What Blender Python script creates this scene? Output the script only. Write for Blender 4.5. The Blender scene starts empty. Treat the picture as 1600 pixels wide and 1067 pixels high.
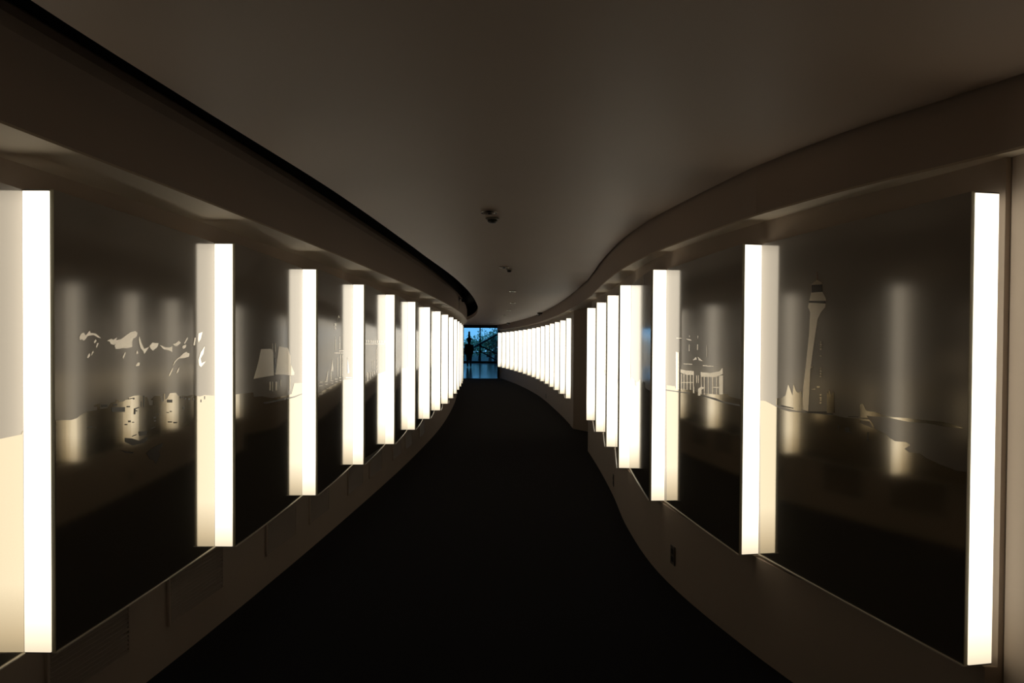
import bpy, bmesh, math, random
from mathutils import Vector, Matrix
from mathutils.geometry import tessellate_polygon

C = bpy.context.scene.collection
S = 1.5                                  # plan unit: one light fin is 1.5 m tall
EYE = 1.5
FIN_BOT = EYE - .6755 * S
FIN_TOP = EYE + .3245 * S
FIN_H = FIN_TOP - FIN_BOT
SOFFIT = EYE + .40 * S
CEIL = EYE + .546 * S
SLAB = 2.95
DEPTH = .0675 * S                        # how far a light fin stands out of the wall
TH = .013                                # mural panel thickness

# ------------------------------------------------------------------ materials
def mat(name, col, rough=.6, metal=0., spec=.5, bump=0., bscale=200., mottled=0., mscale=3.):
    m = bpy.data.materials.new(name); m.use_nodes = True
    nt = m.node_tree; p = nt.nodes['Principled BSDF']
    p.inputs['Base Color'].default_value = (*col, 1)
    p.inputs['Roughness'].default_value = rough
    p.inputs['Metallic'].default_value = metal
    p.inputs['Specular IOR Level'].default_value = spec
    tc = nt.nodes.new('ShaderNodeTexCoord')
    if mottled:
        n = nt.nodes.new('ShaderNodeTexNoise'); n.inputs['Scale'].default_value = mscale; n.inputs['Detail'].default_value = 5
        r = nt.nodes.new('ShaderNodeMixRGB'); r.blend_type = 'MIX'
        r.inputs[1].default_value = (*[c * (1 - mottled) for c in col], 1)
        r.inputs[2].default_value = (*[min(1, c * (1 + mottled)) for c in col], 1)
        nt.links.new(tc.outputs['Object'], n.inputs['Vector']); nt.links.new(n.outputs['Fac'], r.inputs[0])
        nt.links.new(r.outputs[0], p.inputs['Base Color'])
    if bump:
        n = nt.nodes.new('ShaderNodeTexNoise'); n.inputs['Scale'].default_value = bscale; n.inputs['Detail'].default_value = 3
        b = nt.nodes.new('ShaderNodeBump'); b.inputs['Strength'].default_value = bump; b.inputs['Distance'].default_value = .002
        nt.links.new(tc.outputs['Object'], n.inputs['Vector']); nt.links.new(n.outputs['Fac'], b.inputs['Height'])
        nt.links.new(b.outputs['Normal'], p.inputs['Normal'])
    return m

def sheet_mat(name, col, rough, metal=0., ior=1.5, tint=None):
    """reflective sheet whose mirror image strengthens at grazing angles"""
    m = bpy.data.materials.new(name); m.use_nodes = True
    p = m.node_tree.nodes['Principled BSDF']
    p.inputs['Base Color'].default_value = (*col, 1); p.inputs['Roughness'].default_value = rough
    p.inputs['Metallic'].default_value = metal; p.inputs['IOR'].default_value = ior
    if tint: p.inputs['Specular Tint'].default_value = (*tint, 1)
    return m

def lamp_mat():
    """white acrylic lit from inside by tubes that stop a little short of both ends"""
    m = bpy.data.materials.new('lit_acrylic'); m.use_nodes = True
    nt = m.node_tree; nt.nodes.clear()
    o = nt.nodes.new('ShaderNodeOutputMaterial'); e = nt.nodes.new('ShaderNodeEmission')
    tc = nt.nodes.new('ShaderNodeTexCoord'); sp = nt.nodes.new('ShaderNodeSeparateXYZ')
    nt.links.new(tc.outputs['Object'], sp.inputs[0])
    r = nt.nodes.new('ShaderNodeMath'); r.operation = 'DIVIDE'; r.inputs[1].default_value = FIN_H
    nt.links.new(sp.outputs['Z'], r.inputs[0])
    cr = nt.nodes.new('ShaderNodeValToRGB'); el = cr.color_ramp.elements
    w = (1., .905, .73, 1); end = (.41, .35, .25, 1)
    el[0].position = 0; el[0].color = end
    el[1].position = 1; el[1].color = (.8, .72, .58, 1)
    for pos, c in ((.04, (.60, .51, .37, 1)), (.15, w), (.97, w)):
        k = el.new(pos); k.color = c
    nt.links.new(r.outputs[0], cr.inputs[0]); nt.links.new(cr.outputs[0], e.inputs['Color'])
    e.inputs['Strength'].default_value = LAMP
    nt.links.new(e.outputs[0], o.inputs[0])
    return m

LAMP = 2.2
M = dict(
    wall=mat('wall_paint', (.62, .51, .41), .65, spec=.35, bump=.15, bscale=300, mottled=.04),
    ceil=mat('ceiling_paint', (.65, .51, .40), .55, spec=.3, bump=.1, bscale=250, mottled=.03, mscale=1.5),
    soffit=mat('soffit_brightened', (.86, .74, .58), .7),  # lighter than the bulkhead: extra brightness for fin-lit patches put into the colour
    bulk=mat('bulkhead_paint', (.62, .50, .41), .7, bump=.1, bscale=250),
    void=mat('black_void_and_gap_shade', (.008, .008, .009), .9),  # black of the slab, and painted shade in the left gap
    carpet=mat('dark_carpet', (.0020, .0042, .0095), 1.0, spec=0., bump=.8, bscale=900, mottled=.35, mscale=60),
    lamp=lamp_mat(),
    alu=mat('dark_aluminium', (.10, .09, .075), .45, .6),
    edge=mat('panel_edge_finish', (.66, .62, .46), .5),
    lip=mat('pale_glass_edge', (.85, .80, .68), .35),
    sky=sheet_mat('frosted_dark_glass', (.38, .35, .315), .11, 0., 2.4, (1., .93, .85)),
    ground=sheet_mat('polished_steel', (.50, .45, .36), .075, .88),
    cloud=sheet_mat('bright_cut_steel', (.92, .86, .77), .20, 1.),
    cut=sheet_mat('half_polished_steel', (.55, .49, .40), .16, 1.),
    etch=sheet_mat('dark_etched_steel', (.12, .105, .09), .16, 0., 1.6),
    vent=mat('vent_enamel', (.38, .305, .24), .6),
    plate=mat('dark_plastic', (.03, .028, .027), .4),
    plate_rim=mat('plate_plastic', (.20, .18, .155), .4),
    white=mat('white_enamel', (.62, .58, .52), .4),
    lens=mat('dark_lens', (.012, .012, .013), .15),
    chrome=mat('chrome', (.75, .73, .70), .15, 1.),
    stone=mat('polished_foyer_stone', (.22, .25, .28), .12, spec=.9, mottled=.15, mscale=2),
    foyer=mat('foyer_dark_paint', (.03, .03, .035), .8),
    frame=mat('black_steel_frame', (.015, .016, .018), .5),
    tube=mat('grey_steel_tube', (.5, .52, .53), .35, .2),
    bronze=mat('dark_bronze', (.012, .012, .015), .6),
    bark=mat('bark', (.05, .04, .03), .9),
    leaf=mat('leaf_green', (.22, .38, .20), .7, mottled=.4, mscale=4),
    leafd=mat('leaf_dark_green', (.11, .21, .12), .7, mottled=.4, mscale=4),
    grass=mat('lawn', (.03, .06, .03), .9, mottled=.3),
)
def glass():
    m = bpy.data.materials.new('window_glass'); m.use_nodes = True
    nt = m.node_tree; nt.nodes.clear()
    o = nt.nodes.new('ShaderNodeOutputMaterial'); mx = nt.nodes.new('ShaderNodeMixShader')
    t = nt.nodes.new('ShaderNodeBsdfTransparent'); t.inputs[0].default_value = (.82, .9, .93, 1)
    g = nt.nodes.new('ShaderNodeBsdfGlossy'); g.inputs['Roughness'].default_value = .02
    f = nt.nodes.new('ShaderNodeFresnel'); f.inputs[0].default_value = 1.45
    nt.links.new(f.outputs[0], mx.inputs[0]); nt.links.new(t.outputs[0], mx.inputs[1]); nt.links.new(g.outputs[0], mx.inputs[2]); nt.links.new(mx.outputs[0], o.inputs[0])
    return m
M['glass'] = glass()
cp = M['carpet'].node_tree.nodes['Principled BSDF']
cp.inputs['Sheen Weight'].default_value = .14; cp.inputs['Sheen Roughness'].default_value = .45; cp.inputs['Sheen Tint'].default_value = (1., .93, .88, 1)

# ------------------------------------------------------------------ mesh helpers
def link_mesh(name, bm, m, parent=None, smooth=False):
    bmesh.ops.recalc_face_normals(bm, faces=bm.faces)
    me = bpy.data.meshes.new(name); bm.to_mesh(me); bm.free()
    if smooth:
        for p in me.polygons: p.use_smooth = True
    me.materials.append(m)
    o = bpy.data.objects.new(name, me); C.objects.link(o)
    if parent: o.parent = parent
    return o

def box(bm, x0, x1, y0, y1, z0, z1, bevel=0.):
    g = bmesh.ops.create_cube(bm, size=1.)
    for v in g['verts']:
        v.co = Vector(((x0 + x1) / 2 + v.co.x * (x1 - x0), (y0 + y1) / 2 + v.co.y * (y1 - y0), (z0 + z1) / 2 + v.co.z * (z1 - z0)))
    if bevel:
        es = list({e for v in g['verts'] for e in v.link_edges})
        bmesh.ops.bevel(bm, geom=es, offset=bevel, segments=2, affect='EDGES', clamp_overlap=True)

def tube(bm, p, q, r0, r1=None, n=12):
    p, q = Vector(p), Vector(q); d = q - p
    rot = d.to_track_quat('Z', 'Y').to_matrix().to_4x4()
    bmesh.ops.create_cone(bm, cap_ends=True, segments=n, radius1=r0, radius2=r0 if r1 is None else r1, depth=d.length,
                          matrix=Matrix.Translation((p + q) / 2) @ rot)

def lathe(bm, prof, n=24, cx=0., cy=0.):
    rings = []
    for r, z in prof:
        rings.append([bm.verts.new((cx + r * math.cos(2 * math.pi * i / n), cy + r * math.sin(2 * math.pi * i / n), z)) for i in range(n)])
    for a, b in zip(rings, rings[1:]):
        for i in range(n):
            bm.faces.new((a[i], a[(i + 1) % n], b[(i + 1) % n], b[i]))
    bm.faces.new(rings[0]); bm.faces.new(rings[-1][::-1])

def cutout(bm, poly, y0, y1):
    """a sheet cut to a drawn outline in the panel's own x/z plane, between depths y0 and y1"""
    pts = [Vector((u, z, 0)) for u, z in poly]
    a = [bm.verts.new((u, y1, z)) for u, z in poly]; b = [bm.verts.new((u, y0, z)) for u, z in poly]
    for t in tessellate_polygon([pts]):
        if len(set(t)) == 3:
            for ring in (a, b):
                try: bm.faces.new([ring[i] for i in t])
                except ValueError: pass
    n = len(poly)
    for i in range(n):
        j = (i + 1) % n
        try: bm.faces.new((a[i], a[j], b[j], b[i]))
        except ValueError: pass

def bow(bm, L, sag, front):
    """the thin sheets belly out a few millimetres towards the corridor"""
    n = 22
    for i in range(1, n):
        bmesh.ops.bisect_plane(bm, geom=bm.verts[:] + bm.edges[:] + bm.faces[:], plane_co=(L * i / n, 0, 0), plane_no=(1, 0, 0), dist=1e-5)
    for v in bm.verts:
        q = min(max(v.co.x / L, 0.), 1.); v.co.y += front * sag * 4 * q * (1 - q)

def empty(name, loc, rz=0., label=None, cat=None, group=None):
    o = bpy.data.objects.new(name, None); C.objects.link(o); o.empty_display_size = .1
    o.location = loc; o.rotation_euler = (0, 0, rz)
    tag(o, label, cat, group)
    return o

def tag(o, label=None, cat=None, group=None):
    if label: o['label'] = label
    if cat: o['category'] = cat
    if group: o['group'] = group
    return o

def struct(name, bm, m):
    o = link_mesh(name, bm, m); o['kind'] = 'structure'; return o

def copy_tree(src, loc, rz, label):
    r = src.copy(); C.objects.link(r); r.location = loc; r.rotation_euler = (0, 0, rz); r['label'] = label
    for ch in src.children:
        c = ch.copy(); C.objects.link(c); c.parent = r
        for g in ch.children:
            d = g.copy(); C.objects.link(d); d.parent = c
    return r

# ------------------------------------------------------------------ plan curves
class Curve:
    """smooth x(y) through plan points (cubic Hermite), plan units"""
    def __init__(self, pts):
        self.p = sorted(pts, key=lambda t: t[1]); p = self.p; n = len(p)
        self.m = []
        for i in range(n):
            a, b = p[max(i - 1, 0)], p[min(i + 1, n - 1)]
            self.m.append((b[0] - a[0]) / (b[1] - a[1]))
    def __call__(self, z):
        p = self.p
        if z <= p[0][1]: return p[0][0] + self.m[0] * (z - p[0][1])
        if z >= p[-1][1]: return p[-1][0] + self.m[-1] * (z - p[-1][1])
        for i in range(len(p) - 1):
            if z <= p[i + 1][1]:
                h = p[i + 1][1] - p[i][1]; t = (z - p[i][1]) / h
                return ((2 * t**3 - 3 * t**2 + 1) * p[i][0] + (t**3 - 2 * t**2 + t) * h * self.m[i]
                        + (-2 * t**3 + 3 * t**2) * p[i + 1][0] + (t**3 - t**2) * h * self.m[i + 1])
    def slope(self, z): return (self(z + .01) - self(z - .01)) / .02
    def off(self, z, o): return self(z) + o * math.sqrt(1 + self.slope(z)**2)

LEFT_B = [(-.984,1.513),(-.909,2.311),(-.8555,3.099),(-.813,3.894),(-.777,4.693),(-.747,5.486),(-.726,6.286),(-.7135,7.09),(-.709,7.88),(-.717,8.67),(-.736,9.47),(-.762,10.27),(-.793,11.08),(-.830,11.90),(-.874,12.7),(-.925,13.5)]
LEFT_B0 = (-1.062,.727)
RIGHT_B = [(.9585,1.476),(.7346,2.254),(.5965,3.03),(.579,3.835),(.618,4.633),(.643,5.427),(.657,6.25)]
FAR_B = [(.666,8.765),(.646,9.565),(.620,10.35),(.589,11.11),(.555,11.96),(.512,12.79),(.461,13.6),(.398,14.35),(.325,15.15),(.243,15.94),(.145,16.78),(.052,17.55),(-.057,18.33),(-.168,19.1),(-.286,19.86),(-.420,20.65)]
left_line = Curve([(-1.35,-2.0), LEFT_B0] + LEFT_B + [(-1.06,15.), (-1.247,16.6), (-1.6,18.7), (-2.05,20.8)])
right_line = Curve(RIGHT_B + [(.664,7.0)])
far_line = Curve([(.676,8.2)] + FAR_B)
left_fascia = Curve([(-1.30,-3.),(-1.10,-.5),(-1.0,.5),(-.942,1.296),(-.884,1.94),(-.857,2.32),(-.806,3.11),(-.762,3.97),(-.725,4.72),(-.697,5.42),(-.677,6.3),(-.665,7.2),(-.660,8.33),(-.687,9.9),(-.80,12.5),(-.98,14.5),(-1.2,16.5),(-1.55,18.7),(-1.98,20.8)])
right_fascia = Curve([(2.2,-3.),(1.60,-.5),(1.30,.5),(1.11,1.2),(1.03,1.415),(1.0,1.494),(.867,1.792),(.768,2.11),(.7417,2.22),(.63,2.95),(.594,3.4),(.583,3.85),(.597,4.58),(.63,5.4),(.652,5.98),(.663,7.2),(.652,8.7)]
                     + [(x - .012, z) for x, z in FAR_B[1:]])
island_edge = Curve([(-.95,-3.),(-.83,0.),(-.775,1.13),(-.735,1.6),(-.644,2.56),(-.569,3.91),(-.551,4.33),(-.4975,5.4),(-.470,6.25),(-.456,7.5),(-.478,9.37),(-.545,11.2),(-.704,13.5),(-.98,15.8),(-1.35,18.),(-1.9,20.9)])

def zrange(a, b, step=.12):
    n = max(2, int((b - a) / step)); return [a + (b - a) * i / n for i in range(n + 1)]

def sweep(bm, curve_profile, zs):
    """curve_profile(z) -> list of (x, height) in metres; swept along the corridor, closed ends"""
    rings = [[bm.verts.new((x, z * S, h)) for x, h in curve_profile(z)] for z in zs]
    n = len(rings[0])
    for a, b in zip(rings, rings[1:]):
        for i in range(n):
            bm.faces.new((a[i], a[(i + 1) % n], b[(i + 1) % n], b[i]))
    bm.faces.new(rings[0]); bm.faces.new(rings[-1][::-1])

def slab_xy(bm, pts, z0, z1):
    a = [bm.verts.new((x, y, z0)) for x, y in pts]; b = [bm.verts.new((x, y, z1)) for x, y in pts]
    bm.faces.new(a[::-1]); bm.faces.new(b)
    for i in range(len(pts)):
        j = (i + 1) % len(pts); bm.faces.new((a[i], a[j], b[j], b[i]))

END = 20.72                                # corridor end, plan units
BASE_TOP = FIN_BOT - .012
# ------------------------------------------------------------------ the setting
bm = bmesh.new()
zs = zrange(-3., 20.33)
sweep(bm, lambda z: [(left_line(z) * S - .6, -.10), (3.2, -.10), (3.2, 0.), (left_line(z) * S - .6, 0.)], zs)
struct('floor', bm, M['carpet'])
bm = bmesh.new(); box(bm, -16., 8., 20.33 * S, 57.3, -.10, -.002)
struct('floor_foyer', bm, M['stone'])

bm = bmesh.new()
sweep(bm, lambda z: [(left_line.off(z, -.135) * S, 0.), (left_line.off(z, -.135) * S, SOFFIT),
                     (left_line(z) * S - .55, SOFFIT), (left_line(z) * S - .55, 0.)], zrange(-3., END))
struct('wall_left', bm, M['wall'])
bm = bmesh.new()
sweep(bm, lambda z: [(right_line.off(z, .057) * S, 0.), (right_line.off(z, .057) * S, BASE_TOP), (right_line.off(z, .083) * S, BASE_TOP),
                     (right_line.off(z, .083) * S, SOFFIT), (right_line(z) * S + .30, SOFFIT), (right_line(z) * S + .30, 0.)], zrange(1.492, 6.6))
struct('wall_right', bm, M['wall'])
bm = bmesh.new()
slab_xy(bm, [(1.052 * S, 1.490 * S), (1.40 * S, -.05 * S), (1.66 * S, -3. * S), (3.2, -3. * S), (3.2, 1.490 * S)], 0., SOFFIT)
struct('wall_right_front', bm, M['wall'])
bm = bmesh.new()
sweep(bm, lambda z: [(far_line.off(z, .062) * S, 0.), (far_line.off(z, .062) * S, BASE_TOP), (far_line.off(z, .083) * S, BASE_TOP),
                     (far_line.off(z, .083) * S, SOFFIT), (far_line(z) * S + .5, SOFFIT), (far_line(z) * S + .5, 0.)], zrange(8.66, END))
struct('wall_right_far', bm, M['wall'])
bm = bmesh.new()                          # the angled end face of the side opening, with its corner pier
slab_xy(bm, [(far_line.off(8.33, .055) * S, 8.33 * S), (1.95 * S, 6.0 * S), (2.1 * S, 6.1 * S), (1.0 * S, 8.66 * S), (far_line.off(8.66, .055) * S, 8.66 * S)], 0., SOFFIT)
struct('wall_side', bm, M['wall'])
bm = bmesh.new()
slab_xy(bm, [(right_line(6.6) * S + .30, 6.5 * S), (2.1 * S, 5.85 * S), (2.1 * S, 6.1 * S), (1.95 * S, 6.0 * S), (right_line(6.6) * S + .30, 6.6 * S)], 0., SOFFIT)
struct('wall_nook', bm, M['wall'])
bm = bmesh.new(); box(bm, -3.2, 3.2, -3.15 * S, -3.0 * S, 0., SLAB)
struct('wall_back_added', bm, M['wall'])  # unseen end wall, added to keep sky light out from behind the camera

bm = bmesh.new()
COVE = [(0., 2.37), (-.012, 2.42), (-.045, 2.47), (-.095, 2.505), (-.16, 2.52)]     # bulkhead top rolled back, a shape added so it darkens gradually upwards
sweep(bm, lambda z: [(left_fascia(z) * S, SOFFIT + .008)] + [(left_fascia(z) * S + a, b) for a, b in COVE]
      + [(left_line(z) * S - .55, 2.52), (left_line(z) * S - .55, SOFFIT + .008)], zrange(-3., END))
o = struct('trim_1', bm, M['bulk'])        # bulkhead over the left wall
bm = bmesh.new()
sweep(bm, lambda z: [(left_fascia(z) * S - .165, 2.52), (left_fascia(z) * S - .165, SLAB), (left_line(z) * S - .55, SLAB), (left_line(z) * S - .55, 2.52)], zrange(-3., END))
struct('trim_4', bm, M['void'])            # black board above the bulkhead, its colour standing in for the gap's shade
bm = bmesh.new()
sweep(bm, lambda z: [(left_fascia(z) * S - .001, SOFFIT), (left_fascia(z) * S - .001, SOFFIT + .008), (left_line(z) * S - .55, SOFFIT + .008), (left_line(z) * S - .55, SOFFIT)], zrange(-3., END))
struct('trim_5', bm, M['soffit'])          # added soffit board, left, coloured pale to strengthen the fins' light
bm = bmesh.new()
sweep(bm, lambda z: [(right_fascia(z) * S, SOFFIT + .008), (right_fascia(z) * S, SLAB), (3.4, SLAB), (3.4, SOFFIT + .008)], zrange(-3., END))
struct('trim_2', bm, M['bulk'])            # bulkhead over the right wall
bm = bmesh.new()
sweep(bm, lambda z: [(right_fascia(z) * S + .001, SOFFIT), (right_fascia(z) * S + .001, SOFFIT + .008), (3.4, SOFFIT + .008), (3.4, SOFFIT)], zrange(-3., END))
struct('trim_6', bm, M['soffit'])          # added soffit board, right, its pale colour lifting the lit patches
bm = bmesh.new()
sweep(bm, lambda z: [(island_edge(z) * S, CEIL), (right_fascia(z) * S - .022, CEIL), (right_fascia(z) * S - .022, CEIL + .10), (island_edge(z) * S, CEIL + .10)], zrange(-3., END))
struct('ceiling', bm, M['ceil'])
bm = bmesh.new(); box(bm, -5., 4., -3.2 * S, END * S + .2, SLAB, SLAB + .15)
struct('ceiling_slab', bm, M['void'])

# foyer beyond the carpet
Y0, Y1, WX0, WX1, FC = END * S, 55., -15., 7., 5.0
bm = bmesh.new()
box(bm, left_line(END) * S - .5, far_line(END) * S + .5, Y0, Y0 + .22, 2.20, FC)
struct('trim_3', bm, M['foyer'])            # header over the corridor mouth
bm = bmesh.new(); box(bm, far_line.off(END, .0) * S, WX1, Y0 + .001, Y0 + .22, 0., FC)
struct('wall_foyer_right_front', bm, M['foyer'])
bm = bmesh.new(); box(bm, WX0, left_line.off(END, -.135) * S, Y0 + .001, Y0 + .22, 0., FC)
struct('wall_foyer_left_front', bm, M['foyer'])
bm = bmesh.new(); box(bm, WX0 - .2, WX0, Y0, Y1 + .3, 0., FC)
struct('wall_foyer_left', bm, M['foyer'])
bm = bmesh.new(); box(bm, WX1, WX1 + .2, Y0, Y1 + .3, 0., FC)
struct('wall_foyer_right', bm, M['foyer'])
bm = bmesh.new(); box(bm, WX0 - .2, WX1 + .2, Y0, Y1 + .3, FC, FC + .2)
struct('ceiling_foyer', bm, M['foyer'])
bm = bmesh.new(); box(bm, -60., 50., 57.3, 130., -.3, -.1)
struct('ground', bm, M['grass'])

win = bpy.data.objects.new('window_1', None); C.objects.link(win); win.location = (0, Y1, 0); win['kind'] = 'structure'
bm = bmesh.new(); box(bm, WX0, WX1, -.01, .01, .08, FC - .06)
link_mesh('glass', bm, M['glass'], win)
def bar(x0, x1, z0, z1, d=.06):
    b = bmesh.new(); box(b, x0, x1, -d, d, z0, z1); return b
for x in (-12.5, -10., -7.5, -5., -2.5, 0., 2.5, 5.):
    link_mesh('mullion', bar(x - .045, x + .045, .08, FC - .06), M['frame'], win)
link_mesh('bottom_rail', bar(WX0, WX1, 0., .14, .08), M['frame'], win)
link_mesh('transom', bar(WX0, WX1, .78, .84), M['frame'], win)
link_mesh('top_rail', bar(WX0, WX1, FC - .12, FC, .08), M['frame'], win)

# ------------------------------------------------------------------ light fins
def nrm(a):
    l = math.hypot(*a); return (a[0] / l, a[1] / l)
def units(B, side, B0=None):
    """plan of the saw-tooth: per fin its wall corner a, corridor corner b and the outward direction n (metres)"""
    pts = ([(B0[0] * S, B0[1] * S)] if B0 else []) + [(x * S, z * S) for x, z in B]
    out = []
    for i, b in enumerate(pts):
        p0, p1 = (pts[i - 1], b) if i else (b, pts[1])
        a = p1
        for _ in range(5):
            d = nrm((a[0] - p0[0], a[1] - p0[1])); n = (side * d[1], -side * d[0])
            a = (p1[0] + n[0] * DEPTH, p1[1] + n[1] * DEPTH)
        out.append(((b[0] + n[0] * DEPTH, b[1] + n[1] * DEPTH), b, n))
    return out
LEFT_REST = [(left_line(13.5 + .79 * k), 13.5 + .79 * k) for k in range(1, 9)]     # the row runs on round the bend
UL = units(LEFT_B + LEFT_REST, -1, LEFT_B0); UR = units(RIGHT_B, 1); UF = units(FAR_B, 1)

ORD = ['nearest', 'second', 'third', 'fourth', 'fifth', 'sixth', 'seventh', 'eighth', 'ninth', 'tenth', 'eleventh', 'twelfth', 'thirteenth', 'fourteenth', 'fifteenth', 'sixteenth', 'seventeenth', 'eighteenth', 'nineteenth', 'twentieth', 'twenty-first', 'twenty-second', 'twenty-third', 'twenty-fourth', 'twenty-fifth']
FW = DEPTH - TH - .0022
def make_fin():
    r = empty('light_fin', (0, 0, FIN_BOT), 0, 'x', 'light', 'x')
    bm = bmesh.new(); box(bm, -FW / 2, FW / 2, -.003, .009, .004, FIN_H - .004, .001); link_mesh('diffuser', bm, M['lamp'], r)
    bm = bmesh.new(); box(bm, -FW / 2 + .010, FW / 2 - .010, .009, .034, .004, FIN_H - .004, .002); link_mesh('housing', bm, M['alu'], r)
    for z in (0., FIN_H - .004):
        bm = bmesh.new(); box(bm, -FW / 2, FW / 2, -.002, .009, z, z + .004); link_mesh('end_cap', bm, M['alu'], r)
    return r
proto = [None]
def place_fin(a, b, n, label, group):
    # the strip between wall corner and the next panel's edge
    c = (a[0] - n[0] * (FW / 2 + .0016), a[1] - n[1] * (FW / 2 + .0016))
    d = (-n[0], -n[1]) if n[0] < 0 else n          # local x always points to the right
    rz = math.atan2(d[1], d[0])
    if proto[0] is None:
        proto[0] = r = make_fin(); r.location = (c[0], c[1], FIN_BOT); r.rotation_euler = (0, 0, rz)
    else:
        r = copy_tree(proto[0], (c[0], c[1], FIN_BOT), rz, label)
    r['label'] = label; r['group'] = group
def fin_label(where, i):
    if i == 0: return 'tall glowing white light fin %s, nearest the camera' % where
    return 'tall glowing white light fin %s, %s from the camera' % (where, ORD[i])
for i, (a, b, n) in enumerate(UL[1:]):
    place_fin(a, b, n, fin_label('on the left wall', i), 'light fins along the left wall')
for i, (a, b, n) in enumerate(UR):
    place_fin(a, b, n, fin_label('on the near right wall', i), 'light fins along the near right wall')
for i, (a, b, n) in enumerate(UF):
    if i == 0: lb = 'tall glowing white light fin beyond the right side opening, first after the corner'
    elif i == len(UF) - 1: lb = 'tall glowing white light fin at the far end of the right wall, beside the window'
    else: lb = 'tall glowing white light fin on the far right wall, %s after the corner' % ORD[i]
    place_fin(a, b, n, lb, 'light fins along the far right wall')

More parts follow.
